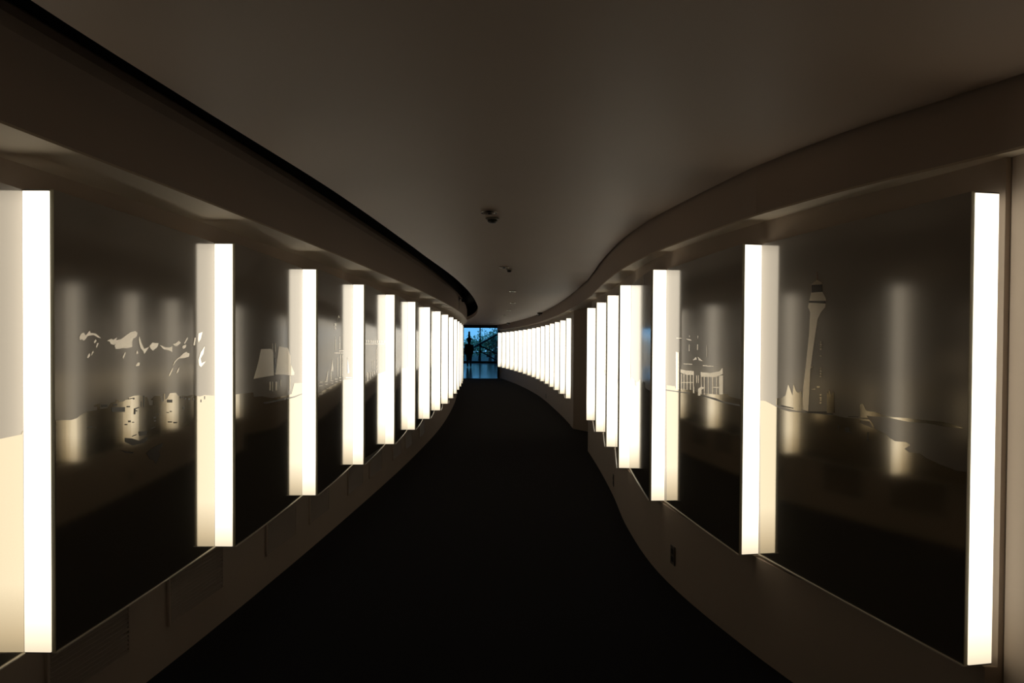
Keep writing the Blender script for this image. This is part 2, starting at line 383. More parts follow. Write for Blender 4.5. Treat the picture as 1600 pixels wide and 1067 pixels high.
# ------------------------------------------------------------------ mural panels
ART = {
 'L1': {
  'cloud': [[(0.1242,1.5152),(0.1347,1.5268),(0.148,1.5303),(0.1586,1.5205),(0.1803,1.5375),(0.1858,1.5292),(0.2135,1.5279),(0.2304,1.5197),(0.2447,1.5113),(0.2247,1.5145),(0.2023,1.5227),(0.1857,1.5208),(0.1694,1.519),(0.1612,1.5106),(0.1478,1.5023),(0.1372,1.5071),(0.1267,1.5038)],
    [(0.2134,1.5076),(0.219,1.5026),(0.2077,1.4924),(0.2033,1.4975)],
    [(0.2218,1.4941),(0.2314,1.4941),(0.2189,1.4754),(0.2149,1.4805)],
    [(0.1799,1.459),(0.1826,1.4506),(0.1716,1.4408),(0.1651,1.4442),(0.1717,1.4541)],
    [(0.1992,1.4688),(0.202,1.4621),(0.1881,1.4488),(0.1898,1.4572)],
    [(0.2797,1.5029),(0.3066,1.51),(0.3187,1.5066),(0.3434,1.5156),(0.3371,1.5049),(0.3685,1.5087),(0.4006,1.5234),(0.4335,1.5367),(0.4672,1.541),(0.4809,1.5338),(0.4739,1.5187),(0.4501,1.5111),(0.4434,1.4999),(0.4433,1.4796),(0.4069,1.4743),(0.381,1.4762),(0.3557,1.4728),(0.3339,1.4729),(0.3278,1.4836),(0.3371,1.4925),(0.3247,1.4872),(0.3035,1.4907),(0.2975,1.4994)],
    [(0.3938,1.4598),(0.4003,1.4579),(0.384,1.4346),(0.3777,1.4401)],
    [(0.4947,1.5227),(0.5085,1.4964),(0.5297,1.4716),(0.5513,1.4753),(0.5695,1.481),(0.5476,1.4638),(0.5296,1.4506),(0.5225,1.464),(0.5049,1.4737),(0.4945,1.4907),(0.4891,1.5095)],
    [(0.4771,1.4663),(0.4874,1.455),(0.4702,1.4515)],
    [(0.47,1.4103),(0.4838,1.4193),(0.4977,1.4171),(0.4942,1.4059),(0.47,1.404)],
    [(0.5695,1.4829),(0.5918,1.4965),(0.6181,1.4946),(0.6411,1.4946),(0.6333,1.4788),(0.5954,1.4633),(0.5769,1.4732)],
    [(0.6488,1.4867),(0.6722,1.4834),(0.696,1.4765),(0.7366,1.4763),(0.7574,1.4824),(0.7573,1.4556),(0.7284,1.4641),(0.684,1.4685),(0.6722,1.4746)],
    [(0.7616,1.4906),(0.7826,1.4927),(0.817,1.5054),(0.837,1.497),(0.804,1.4823),(0.7826,1.4823)],
    [(0.8971,1.5208),(0.9063,1.5166),(0.8744,1.4906),(0.8654,1.4949)],
    [(0.852,1.4821),(0.8879,1.4885),(0.8834,1.4756),(0.8609,1.4693),(0.8493,1.4736)],
    [(0.8878,1.4562),(0.9061,1.4495),(0.9199,1.4493),(0.9153,1.4342),(0.8742,1.4285),(0.8168,1.4275),(0.7909,1.4155),(0.7613,1.3956),(0.7739,1.4139),(0.8038,1.4278),(0.8298,1.4357),(0.8564,1.448)],
    [(0.7696,1.3891),(0.7528,1.3711),(0.7362,1.3553),(0.7239,1.3538),(0.7404,1.3716),(0.7529,1.3835)],
    [(0.8254,1.3935),(0.8122,1.3687),(0.7907,1.3612),(0.8036,1.3775)],
    [(0.9719,1.5215),(0.9844,1.5194),(0.9766,1.4862),(0.9575,1.484)],
    [(1.0107,1.5398),(1.0554,1.5473),(1.0353,1.5131),(1.0106,1.4973),(1.0057,1.5129)],
    [(1.0806,1.4815),(1.0652,1.4451),(1.0351,1.423),(1.045,1.4002),(1.0907,1.4081),(1.04,1.3823),(1.0152,1.392),(1.0104,1.4146),(1.0351,1.4501)]],
  'ground': [[(0.004,1.2442),(0.0789,1.2368),(0.1096,1.24),(0.1305,1.2493),(0.1625,1.2561),(0.2008,1.2574),(0.2233,1.257),(0.2234,1.2689),(0.2037,1.2707),(0.2037,1.274),(0.2291,1.2786),(0.2377,1.2779),(0.2376,1.2584),(0.2813,1.2585),(0.3054,1.2757),(0.336,1.2767),(0.336,1.2838),(0.3516,1.2826),(0.3547,1.2734),(0.3929,1.2756),(0.393,1.2793),(0.4191,1.279),(0.4191,1.2864),(0.4593,1.2908),(0.4937,1.2902),(0.5218,1.2824),(0.5505,1.2783),(0.5613,1.264),(0.5686,1.244),(0.5945,1.2417),(0.5983,1.261),(0.5797,1.2644),(0.6097,1.279),(0.6558,1.2744),(0.6635,1.2518),(0.6833,1.2501),(0.6834,1.2824),(0.6937,1.2817),(0.6953,1.2573),(0.7114,1.2601),(0.736,1.2808),(0.7905,1.279),(0.8076,1.2652),(0.8293,1.2615),(0.8558,1.2617),(0.8919,1.2569),(0.957,1.2587),(0.976,1.2529),(1.0248,1.2448),(1.075,1.2479),(1.194,1.2372),(1.194,0.4908),(0.004,0.4908)]],
  'etch': [[(0.3083,1.2596),(0.3928,1.252),(0.3927,1.2338),(0.3083,1.242)],
    [(0.2463,1.2737),(0.2814,1.2707),(0.2814,1.262),(0.2462,1.2652)],
    [(0.3175,1.2711),(0.3422,1.269),(0.3421,1.2619),(0.3175,1.2641)],
    [(0.7114,1.2552),(0.7566,1.2516),(0.7566,1.2392),(0.7113,1.243)],
    [(0.4191,1.2827),(0.4579,1.2834),(0.4579,1.276),(0.4491,1.2767),(0.4491,1.2804),(0.4191,1.279)],
    [(0.4557,1.2408),(0.49,1.244),(0.49,1.2403),(0.4659,1.2372),(0.4658,1.2335),(0.4782,1.2323),(0.4782,1.2278),(0.4658,1.229),(0.4644,1.2175),(0.4535,1.2186)],
    [(0.4058,1.2552),(0.4269,1.2534),(0.4269,1.2482),(0.4058,1.2501)],
    [(0.5232,1.2861),(0.5289,1.2857),(0.5287,1.2398),(0.523,1.2403)],
    [(0.504,1.2648),(0.509,1.2644),(0.5089,1.2416),(0.5039,1.242)],
    [(0.1594,1.1982),(0.1785,1.2043),(0.195,1.203),(0.1961,1.1988),(0.1784,1.2003)],
    [(0.2061,1.1977),(0.2173,1.1963),(0.2173,1.1929),(0.2061,1.1943)],
    [(0.4154,1.1986),(0.432,1.1968),(0.4319,1.1901),(0.4154,1.192)],
    [(0.3925,1.1883),(0.4088,1.1865),(0.4088,1.1817),(0.3925,1.1836)],
    [(0.442,1.1908),(0.4554,1.1894),(0.4554,1.186),(0.4419,1.1875)],
    [(0.6018,1.194),(0.6192,1.1922),(0.6192,1.1855),(0.6018,1.1873)],
    [(0.6246,1.2035),(0.64,1.202),(0.64,1.198),(0.6246,1.1995)],
    [(0.6055,1.1794),(0.6184,1.178),(0.6184,1.1717),(0.6055,1.1731)],
    [(0.7071,1.2026),(0.7275,1.2006),(0.7275,1.1974),(0.7071,1.1994)],
    [(0.7357,1.2048),(0.7523,1.2032),(0.7523,1.1991),(0.7357,1.2007)],
    [(0.7192,1.1622),(0.7521,1.1586),(0.7521,1.1536),(0.7192,1.1573)],
    [(0.7689,1.1538),(0.7986,1.1505),(0.7986,1.1451),(0.7689,1.1484)],
    [(0.8557,1.2104),(0.8691,1.2092),(0.8691,1.1998),(0.8557,1.201)],
    [(0.4861,1.1475),(0.5514,1.1432),(0.5448,1.1275),(0.4916,1.1298)],
    [(0.3923,1.1355),(0.4383,1.1275),(0.4929,1.1107),(0.5534,1.1198),(0.5556,1.1079),(0.5281,1.0982),(0.4449,1.0988),(0.3922,1.1209)],
    [(0.4383,1.1331),(0.4484,1.1373),(0.4723,1.1391),(0.4722,1.1361),(0.4518,1.1343)],
    [(0.5756,1.1492),(0.6168,1.1521),(0.6168,1.1498),(0.5792,1.1456)],
    [(0.8293,1.2594),(0.8425,1.2584),(0.8425,1.2499),(0.8293,1.2509)],
    [(0.8514,1.2586),(0.8612,1.2579),(0.8611,1.2502),(0.8513,1.2509)],
    [(0.8692,1.2513),(0.8846,1.2501),(0.8845,1.2423),(0.8692,1.2436)],
    [(0.9056,1.2472),(0.924,1.2458),(0.924,1.2366),(0.9055,1.2381)],
    [(0.9522,1.2423),(0.9684,1.241),(0.9683,1.2322),(0.9522,1.2335)],
    [(0.9381,1.2535),(0.9522,1.2524),(0.9522,1.2458),(0.9381,1.2469)],
    [(1.0347,1.2305),(1.0447,1.2297),(1.0446,1.2161),(1.0346,1.217)],
    [(1.075,1.2433),(1.0832,1.2427),(1.0832,1.2276),(1.075,1.2282)]],
  'wreck': [[(0.3664,1.092),(0.405,1.0825),(0.4515,1.0717),(0.4448,1.0683),(0.3985,1.077)],
    [(0.5423,1.0539),(0.5864,1.0666),(0.6241,1.0729),(0.6787,1.0771),(0.6628,1.0592),(0.6394,1.0467),(0.6549,1.0284),(0.6162,0.9989),(0.6011,1.0172),(0.5714,1.026)]],
 },
 'L2': {
  'sail': [[(0.3523,1.464),(0.5197,1.4648),(0.5576,1.4481),(0.5706,1.3116),(0.4585,1.3106),(0.2412,1.3073),(0.2849,1.3589),(0.3183,1.4042)],
    [(0.6619,1.4765),(0.8437,1.467),(0.8955,1.4131),(0.8959,1.297),(0.7724,1.3069),(0.7443,1.3103),(0.5964,1.3146),(0.6354,1.4178)],
    [(0.5385,1.4954),(0.5486,1.4954),(0.5487,1.4523),(0.5386,1.4524)],
    [(0.5895,1.4954),(0.5999,1.4954),(0.6,1.4434),(0.5896,1.4436)],
    [(0.9032,1.3638),(0.9797,1.3115),(0.9798,1.2956),(0.9004,1.2968)],
    [(0.4891,1.2788),(0.5163,1.2773),(0.5164,1.2284),(0.4892,1.2302)],
    [(0.5389,1.2761),(0.5554,1.2752),(0.5555,1.2216),(0.539,1.2228)],
    [(0.5965,1.273),(0.6292,1.2712),(0.6293,1.2209),(0.5966,1.223)],
    [(0.6894,1.2808),(0.703,1.2801),(0.7031,1.2416),(0.6895,1.2424)],
    [(0.8766,1.2935),(0.896,1.2926),(0.8963,1.2032),(0.8769,1.2045)]],
  'ground': [[(0.004,1.2427),(0.126,1.2402),(0.239,1.2361),(0.2466,1.212),(0.3641,1.207),(0.5454,1.1833),(0.8446,1.1779),(0.9189,1.1792),(0.98,1.2432),(1.1764,1.2343),(1.1764,0.4908),(0.004,0.4908)]],
  'etch': [[(0.8446,1.1624),(0.9803,1.1612),(1.1764,1.1655),(1.1764,1.1597),(0.9803,1.1521),(0.3991,1.1609),(0.3991,1.1708)],
    [(0.5768,1.4106),(0.6027,1.4101),(0.6029,1.3268),(0.577,1.3279)]],
 },
 'L3': {
  'church': [[(0.4628,1.6426),(0.5266,1.6444),(0.5268,1.6198),(0.463,1.6182)],
    [(0.4768,1.6125),(0.5212,1.6135),(0.5214,1.5981),(0.4769,1.5972)],
    [(0.4912,1.5454),(0.5051,1.5456),(0.506,1.4473),(0.4921,1.4474)],
    [(0.6335,1.55),(0.6541,1.5503),(0.6551,1.4523),(0.6345,1.4525)],
    [(0.4647,1.4288),(0.7854,1.4247),(0.7854,1.4195),(0.4647,1.4239)],
    [(0.62,1.4431),(0.7852,1.4416),(0.7853,1.4357),(0.6201,1.4375)],
    [(0.2729,1.3173),(0.2559,1.233),(0.2059,1.2357)],
    [(0.4028,1.382),(0.4305,1.2965),(0.3584,1.2993)],
    [(0.3453,1.2998),(0.3716,1.2988),(0.3722,1.2328),(0.3458,1.2342)],
    [(0.6643,1.4142),(0.6881,1.4139),(0.6899,1.2419),(0.6661,1.243)],
    [(0.5378,1.6509),(0.6029,1.7092),(0.6469,1.6858),(0.5887,1.6899)],
    [(0.7394,1.4131),(0.7608,1.4128),(0.7627,1.2384),(0.7412,1.2395)],
    [(0.5629,1.3909),(0.5772,1.3906),(0.5786,1.2471),(0.5643,1.2478)],
    [(0.041,1.2416),(0.1208,1.2373),(0.1209,1.2288),(0.041,1.2332)],
    [(0.0411,1.2164),(0.121,1.2117),(0.1211,1.2049),(0.0412,1.2097)],
    [(0.0415,1.1632),(0.1214,1.1575),(0.1215,1.149),(0.0416,1.1548)],
    [(0.1813,1.237),(0.2559,1.233),(0.2559,1.2272),(0.1813,1.2312)],
    [(0.1888,1.2181),(0.2636,1.2138),(0.2637,1.2062),(0.1888,1.2106)],
    [(0.1939,1.19),(0.2562,1.1861),(0.2563,1.1815),(0.1939,1.1854)],
    [(0.3458,1.2342),(0.4202,1.2304),(0.4203,1.2243),(0.3459,1.2282)],
    [(0.3512,1.216),(0.4204,1.2122),(0.4204,1.2073),(0.3513,1.2112)],
    [(0.4802,1.2395),(0.5701,1.235),(0.5702,1.2288),(0.4802,1.2334)],
    [(0.4942,1.2204),(0.5703,1.2163),(0.5703,1.2089),(0.4943,1.213)],
    [(0.622,1.2419),(0.6959,1.2384),(0.696,1.2314),(0.622,1.235)],
    [(0.6368,1.2223),(0.7051,1.2188),(0.7052,1.213),(0.6368,1.2166)],
    [(0.9453,1.3834),(1.03,1.2598),(0.9467,1.2565)],
    [(0.8661,1.2303),(1.1514,1.2167),(1.1515,1.2118),(0.8661,1.2257)]],
  'ground': [[(0.0049,1.163),(0.2437,1.184),(0.4531,1.1982),(0.8032,1.2138),(1.1859,1.2037),(1.1859,0.4908),(0.0097,0.4908)]],
 },
 'L4': {
  'colonnade': [[(0.0278,1.5234),(0.0781,1.5236),(0.0784,1.5018),(0.0281,1.5017)],
    [(0.1292,1.5239),(0.1813,1.5242),(0.1817,1.5019),(0.1296,1.5018)],
    [(0.2342,1.5244),(0.2881,1.5247),(0.2885,1.5021),(0.2346,1.502)],
    [(0.343,1.525),(0.3989,1.5252),(0.3993,1.5022),(0.3434,1.5021)],
    [(0.4558,1.5255),(0.5137,1.5258),(0.5141,1.5023),(0.4562,1.5023)],
    [(0.5727,1.5261),(0.6328,1.5264),(0.6332,1.5025),(0.5731,1.5024)],
    [(0.694,1.5267),(0.7564,1.527),(0.7569,1.5027),(0.6945,1.5026)],
    [(0.82,1.5274),(0.8849,1.5277),(0.8854,1.5028),(0.8205,1.5027)],
    [(0.951,1.528),(1.0184,1.5283),(1.019,1.503),(0.9515,1.5029)],
    [(1.0872,1.5287),(1.1574,1.529),(1.158,1.5032),(1.0878,1.5031)],
    [(0.0075,1.4947),(1.1405,1.4948),(1.1406,1.489),(0.0076,1.4898)],
    [(0.5739,1.4596),(0.6039,1.4594),(0.6079,1.2517),(0.5779,1.2529)],
    [(0.053,1.255),(0.1512,1.246),(0.1524,1.173),(0.0838,1.1767)],
    [(0.2036,1.2489),(0.257,1.2467),(0.2579,1.1921),(0.2045,1.1947)],
    [(0.3158,1.248),(0.3619,1.2462),(0.3626,1.2054),(0.3165,1.2076)],
    [(0.4228,1.2512),(0.4705,1.2494),(0.471,1.2192),(0.4233,1.2213)],
    [(0.5432,1.258),(0.5878,1.2563),(0.5883,1.2295),(0.5437,1.2313)],
    [(0.3371,1.343),(0.3555,1.3425),(0.3571,1.2538),(0.3386,1.2545)],
    [(0.4398,1.3555),(0.4589,1.355),(0.4606,1.2648),(0.4415,1.2655)]],
  'ground': [[(0.004,1.1785),(0.2941,1.1903),(0.6287,1.2162),(1.1914,1.2197),(1.1914,0.4908),(0.004,0.5442)]],
 },
 'R1': {
  'tower': [[(0.7731,1.7786),(0.739,1.7636),(0.7334,1.7242),(0.7091,1.6928),(0.7132,1.6603),(0.7412,1.6407),(0.7648,1.6115),(0.7918,1.4901),(0.8099,1.3976),(0.8136,1.3357),(0.8213,1.2176),(0.8677,1.2164),(0.8594,1.3206),(0.841,1.4275),(0.8231,1.5516),(0.817,1.644),(0.8326,1.6663),(0.826,1.6907),(0.8117,1.7267),(0.8124,1.7606),(0.7995,1.7687)],
    [(0.7758,1.8122),(0.7699,1.8116),(0.7692,1.7782),(0.7751,1.7788)]],
  'etch': [[(0.8093,1.7591),(0.7388,1.7558),(0.7353,1.7244),(0.8086,1.7265)],
    [(0.8261,1.6925),(0.7137,1.6859),(0.7135,1.6752),(0.8259,1.6845)],
    [(0.8213,1.2176),(0.6949,1.2297),(0.6948,1.2238),(0.8212,1.2115)],
    [(1.0274,1.2279),(0.9319,1.2233),(0.9318,1.2188),(1.0272,1.2213)],
    [(0.8783,1.2237),(0.8213,1.2178),(0.6534,1.225),(0.6533,1.2209),(0.8212,1.2116)]],
  'castle': [[(1.0689,1.2543),(1.028,1.2607),(0.994,1.2731),(0.9726,1.3266),(0.9555,1.3018),(0.9385,1.2772),(0.9319,1.329),(0.9118,1.2983),(0.8956,1.293),(0.8747,1.3008),(0.8635,1.267),(0.8572,1.2174),(0.91,1.2124),(1.0682,1.2242)],
    [(0.6966,1.3127),(0.6871,1.3015),(0.6829,1.3225),(0.6733,1.3025),(0.6686,1.297),(0.6598,1.3152),(0.6506,1.31),(0.6462,1.2285),(0.6948,1.2238)],
    [(0.7483,1.5175),(0.7358,1.5175),(0.7357,1.5115),(0.7482,1.5115)],
    [(0.7481,1.5085),(0.7356,1.5085),(0.7355,1.5025),(0.748,1.5024)],
    [(0.7479,1.4994),(0.7355,1.4995),(0.7353,1.4935),(0.7478,1.4934)],
    [(0.7478,1.4904),(0.7353,1.4904),(0.7351,1.4844),(0.7476,1.4843)],
    [(0.7471,1.4602),(0.7346,1.4604),(0.7345,1.4544),(0.747,1.4542)],
    [(0.7461,1.409),(0.7336,1.4094),(0.7335,1.4034),(0.746,1.403)],
    [(0.7458,1.3969),(0.7334,1.3974),(0.7332,1.3914),(0.7457,1.3909)],
    [(0.7456,1.3867),(0.7331,1.3872),(0.733,1.3812),(0.7455,1.3806)],
    [(0.7454,1.3758),(0.7329,1.3764),(0.7328,1.3704),(0.7453,1.3698)],
    [(0.7438,1.2975),(0.7313,1.2984),(0.7312,1.2924),(0.7437,1.2915)],
    [(0.7435,1.2854),(0.7311,1.2864),(0.7309,1.2804),(0.7434,1.2794)],
    [(0.7433,1.2764),(0.7309,1.2774),(0.7308,1.2714),(0.7432,1.2704)],
    [(0.7431,1.2643),(0.7306,1.2654),(0.7305,1.2594),(0.743,1.2583)],
    [(0.8101,1.4099),(0.7921,1.4105),(0.792,1.4056),(0.81,1.405)],
    [(0.7982,1.317),(0.7734,1.3185),(0.7733,1.3149),(0.7981,1.3133)],
    [(0.7638,1.3295),(0.7445,1.3306),(0.7443,1.3246),(0.7637,1.3234)]],
  'shoreline': [[(0.4964,1.2756),(0.4794,1.281),(0.4648,1.259),(0.4535,1.2542),(0.4097,1.2546),(0.3776,1.2483),(0.3208,1.2448),(0.2474,1.2488),(0.1961,1.2489),(0.0997,1.2525),(0.0623,1.25),(0.0142,1.2409),(0.0379,1.2397),(0.0952,1.2379),(0.1644,1.2402),(0.2472,1.2363),(0.3057,1.239),(0.3565,1.2411),(0.4093,1.2383),(0.4587,1.2363),(0.4502,1.2295),(0.4925,1.2251)]],
  'ground': [[(1.2061,1.2345),(1.1631,1.2356),(1.1192,1.2271),(1.0345,1.2085),(0.9621,1.2037),(0.7911,1.2135),(0.7088,1.2152),(0.6436,1.2184),(0.5811,1.2158),(0.4953,1.2216),(0.4473,1.224),(0.4278,1.2127),(0.4138,1.1933),(0.4248,1.1958),(0.4417,1.2169),(0.4923,1.2153),(0.4921,1.2047),(0.4412,1.1958),(0.3976,1.1895),(0.3553,1.1798),(0.3345,1.1676),(0.3091,1.16),(0.2843,1.1616),(0.2553,1.1638),(0.2361,1.1558),(0.2644,1.1392),(0.2403,1.1302),(0.1939,1.1338),(0.1621,1.1215),(0.1054,1.1104),(0.0392,1.1019),(0.004,1.1046),(0.004,0.4908),(1.1913,0.4908)]],
  'wreck': [[(0.4519,1.1752),(0.4475,1.1758),(0.4485,1.1448),(0.4236,1.1386),(0.4569,1.1437)],
    [(0.6239,1.1826),(0.6176,1.1834),(0.6184,1.1628),(0.6247,1.162)],
    [(0.5834,1.1751),(0.5562,1.1823),(0.5528,1.1647),(0.5261,1.1621),(0.5769,1.1597)],
    [(0.5631,1.2237),(0.5041,1.2286),(0.504,1.2254),(0.563,1.2205)]],
 },
 'R2': {
  'colonnade': [[(0.969,1.4566),(0.9103,1.4547),(0.9035,1.2274),(0.962,1.2236)],
    [(0.8762,1.3536),(0.7857,1.3495),(0.6432,1.3511),(0.6425,1.3285),(0.7776,1.325),(0.8756,1.3334)],
    [(0.8677,1.3261),(0.8525,1.3267),(0.8496,1.231),(0.8649,1.23)],
    [(0.8193,1.3282),(0.8043,1.3288),(0.8015,1.2341),(0.8164,1.2331)],
    [(0.7631,1.3306),(0.7486,1.3312),(0.7458,1.2378),(0.7603,1.2368)],
    [(0.7056,1.333),(0.6914,1.3336),(0.6887,1.2415),(0.7029,1.2406)],
    [(0.6565,1.3351),(0.6427,1.3357),(0.6401,1.2447),(0.6539,1.2438)],
    [(0.6657,1.4119),(0.6114,1.4323),(0.5948,1.4184)],
    [(0.5845,1.4351),(0.4989,1.4113),(0.564,1.4144)],
    [(0.6544,1.263),(0.6338,1.2643),(0.6327,1.226),(0.6533,1.2245)],
    [(0.5727,1.2538),(0.5271,1.2684),(0.4569,1.2704),(0.5137,1.2529),(0.5387,1.2185),(0.5716,1.2161)],
    [(0.5359,1.3496),(0.3914,1.351),(0.2631,1.365),(0.2245,1.3837),(0.2182,1.3539),(0.3196,1.3319),(0.5287,1.3243)],
    [(0.5289,1.3313),(0.5185,1.3317),(0.5155,1.2272),(0.5259,1.2265)],
    [(0.4839,1.3333),(0.4713,1.3339),(0.4683,1.2306),(0.481,1.2297)],
    [(0.4252,1.3359),(0.4129,1.3365),(0.41,1.2348),(0.4223,1.2339)],
    [(0.3634,1.3387),(0.348,1.3394),(0.3452,1.2395),(0.3606,1.2384)],
    [(0.3059,1.3413),(0.2944,1.3419),(0.2917,1.2433),(0.3032,1.2425)],
    [(0.2682,1.343),(0.2179,1.3453),(0.2153,1.2488),(0.2655,1.2452)],
    [(0.8241,1.3901),(0.6721,1.3915),(0.6719,1.3876),(0.8239,1.3851)],
    [(0.5047,1.3898),(0.3446,1.3894),(0.3445,1.3854),(0.5045,1.3843)],
    [(0.7912,1.5372),(0.7114,1.5337),(0.6801,1.5253),(0.7399,1.528)],
    [(0.7319,1.5035),(0.7205,1.5035),(0.7194,1.4644),(0.7308,1.4643)],
    [(0.5932,1.5036),(0.5812,1.5037),(0.5803,1.473),(0.5923,1.4729)],
    [(0.4446,1.4993),(0.4384,1.4993),(0.4366,1.4356),(0.4428,1.4355)],
    [(0.7263,1.5548),(0.7177,1.5547),(0.7174,1.545),(0.726,1.5451)],
    [(0.5853,1.5533),(0.5786,1.5532),(0.5781,1.5367),(0.5848,1.5367)],
    [(0.9603,1.543),(0.8588,1.5422),(0.8588,1.5392),(0.9602,1.5399)],
    [(0.3593,1.2787),(0.2722,1.284),(0.2721,1.2783),(0.3592,1.2729)],
    [(0.8739,1.2751),(0.6413,1.2878),(0.6412,1.284),(0.8738,1.271)],
    [(0.6016,1.328),(0.5922,1.3284),(0.591,1.2858),(0.6004,1.2853)],
    [(0.5748,1.3292),(0.5656,1.3296),(0.5643,1.2873),(0.5736,1.2868)]],
  'ground': [[(1.1517,1.241),(0.9755,1.2435),(0.9588,1.2238),(0.896,1.2371),(0.6887,1.2391),(0.6399,1.2399),(0.5259,1.2288),(0.4875,1.2362),(0.2711,1.2426),(0.2153,1.251),(0.1612,1.2548),(0.1396,1.2438),(0.004,1.241),(0.004,0.4908),(1.1266,0.4908)]],
  'etch': [[(1.1739,1.2123),(0.8954,1.2178),(0.7023,1.2221),(0.7022,1.2182),(0.8953,1.2117),(1.1739,1.2041)],
    [(0.5258,1.2242),(0.3165,1.2217),(0.2143,1.2124),(0.004,1.2141),(0.004,1.2068),(0.2141,1.206),(0.5257,1.2195)]],
 },
 'L5': {
  'ground': [[(1.182,0.4908),(1.182,1.21),(1.1091,1.2482),(1.0177,1.2436),(1.0078,1.2382),(0.9184,1.2406),(0.9126,1.2184),(0.8604,1.2132),(0.8508,1.2232),(0.7649,1.227),(0.7591,1.2429),(0.7071,1.2416),(0.6955,1.2281),(0.5912,1.2239),(0.5844,1.2337),(0.5238,1.236),(0.5113,1.2486),(0.3992,1.2449),(0.3932,1.1887),(0.3396,1.1921),(0.3298,1.1929),(0.2413,1.1955),(0.2291,1.2474),(0.1193,1.2443),(0.1137,1.1897),(0.0633,1.1908),(0.0574,1.1953),(0.004,1.1965),(0.004,0.49075)]],
 },
 'L6': {
  'ground': [[(1.1921,0.4908),(1.1921,1.21),(1.1578,1.1869),(1.0756,1.1924),(1.0684,1.2211),(1.0042,1.2231),(0.9972,1.1875),(0.9336,1.1843),(0.9205,1.2143),(0.8022,1.2191),(0.7905,1.2028),(0.685,1.2049),(0.6743,1.1915),(0.5781,1.1942),(0.5713,1.2488),(0.5105,1.2498),(0.5012,1.2155),(0.4181,1.2174),(0.4074,1.1806),(0.3117,1.1832),(0.2994,1.1959),(0.1885,1.2014),(0.1797,1.2179),(0.0998,1.2219),(0.0902,1.2383),(0.004,1.2394),(0.004,0.49075)]],
 },
 'L7': {
  'ground': [[(1.1979,0.4908),(1.1979,1.21),(1.103,1.2219),(1.0459,1.2274),(1.0404,1.1802),(0.9909,1.1842),(0.9821,1.2452),(0.9028,1.2487),(0.8951,1.2006),(0.8266,1.2054),(0.8201,1.1865),(0.7614,1.1831),(0.7534,1.2414),(0.6815,1.2473),(0.6753,1.2097),(0.6193,1.2111),(0.6116,1.2336),(0.5429,1.2373),(0.5294,1.2102),(0.408,1.2087),(0.3943,1.2035),(0.271,1.2002),(0.2574,1.2257),(0.1346,1.2314),(0.1216,1.2343),(0.004,1.2288),(0.004,0.49075)]],
 },
 'L8': {
  'ground': [[(1.1767,0.4908),(1.1767,1.21),(1.0961,1.2287),(0.987,1.2258),(0.9784,1.2542),(0.9007,1.2493),(0.8874,1.1844),(0.7672,1.1836),(0.7544,1.1919),(0.639,1.1962),(0.6318,1.1943),(0.5671,1.1978),(0.5576,1.2326),(0.4723,1.2382),(0.465,1.2142),(0.3999,1.2095),(0.3912,1.1914),(0.3129,1.1969),(0.299,1.2084),(0.174,1.2087),(0.1643,1.1918),(0.0764,1.1886),(0.0692,1.2203),(0.004,1.2143),(0.004,0.49075)]],
 },
 'L9': {
  'ground': [[(1.1767,0.4908),(1.1767,1.21),(1.1476,1.1925),(1.0511,1.1917),(1.0401,1.2425),(0.9411,1.2478),(0.928,1.1786),(0.8102,1.1831),(0.7965,1.25),(0.6736,1.248),(0.66,1.2395),(0.5375,1.2446),(0.5264,1.2231),(0.4258,1.2258),(0.4135,1.2253),(0.3025,1.225),(0.2915,1.2072),(0.1933,1.2036),(0.1802,1.2463),(0.0624,1.2412),(0.0565,1.2111),(0.004,1.2146),(0.004,0.49075)]],
 },
 'L10': {
  'ground': [[(1.1921,0.4908),(1.1921,1.21),(1.0711,1.2057),(0.9639,1.2054),(0.9535,1.2362),(0.8592,1.2405),(0.8489,1.1823),(0.7557,1.1824),(0.746,1.2073),(0.6583,1.213),(0.6453,1.2064),(0.5281,1.2031),(0.5213,1.2436),(0.4599,1.2415),(0.447,1.2354),(0.3309,1.2348),(0.3249,1.2451),(0.2705,1.2413),(0.2572,1.1744),(0.1375,1.1802),(0.1241,1.2289),(0.004,1.2323),(0.004,0.49075)]],
 },
 'L11': {
  'ground': [[(1.1924,0.4908),(1.1924,1.21),(1.1422,1.2374),(1.0396,1.2433),(1.0316,1.2151),(0.9592,1.2146),(0.9526,1.237),(0.8933,1.2412),(0.8811,1.2056),(0.7714,1.2096),(0.7637,1.1977),(0.6942,1.1937),(0.6886,1.2389),(0.6382,1.2344),(0.6293,1.2202),(0.5492,1.2159),(0.5386,1.1926),(0.4433,1.188),(0.4296,1.2092),(0.3063,1.2141),(0.2985,1.2319),(0.2283,1.2351),(0.2184,1.1845),(0.1294,1.186),(0.1169,1.1847),(0.004,1.1807),(0.004,0.49075)]],
 },
 'L12': {
  'ground': [[(1.2077,0.4908),(1.2077,1.21),(1.1741,1.2042),(1.0824,1.206),(1.0758,1.2415),(1.0164,1.2366),(1.0107,1.1851),(0.959,1.1893),(0.9507,1.2359),(0.8764,1.234),(0.8674,1.2186),(0.7866,1.2229),(0.7738,1.2048),(0.6585,1.2014),(0.6493,1.2488),(0.5665,1.2439),(0.556,1.2251),(0.4616,1.2274),(0.4478,1.2352),(0.3229,1.2337),(0.3103,1.1955),(0.1966,1.1972),(0.1873,1.225),(0.103,1.2301),(0.0931,1.2017),(0.004,1.2018),(0.004,0.49075)]],
 },
 'L13': {
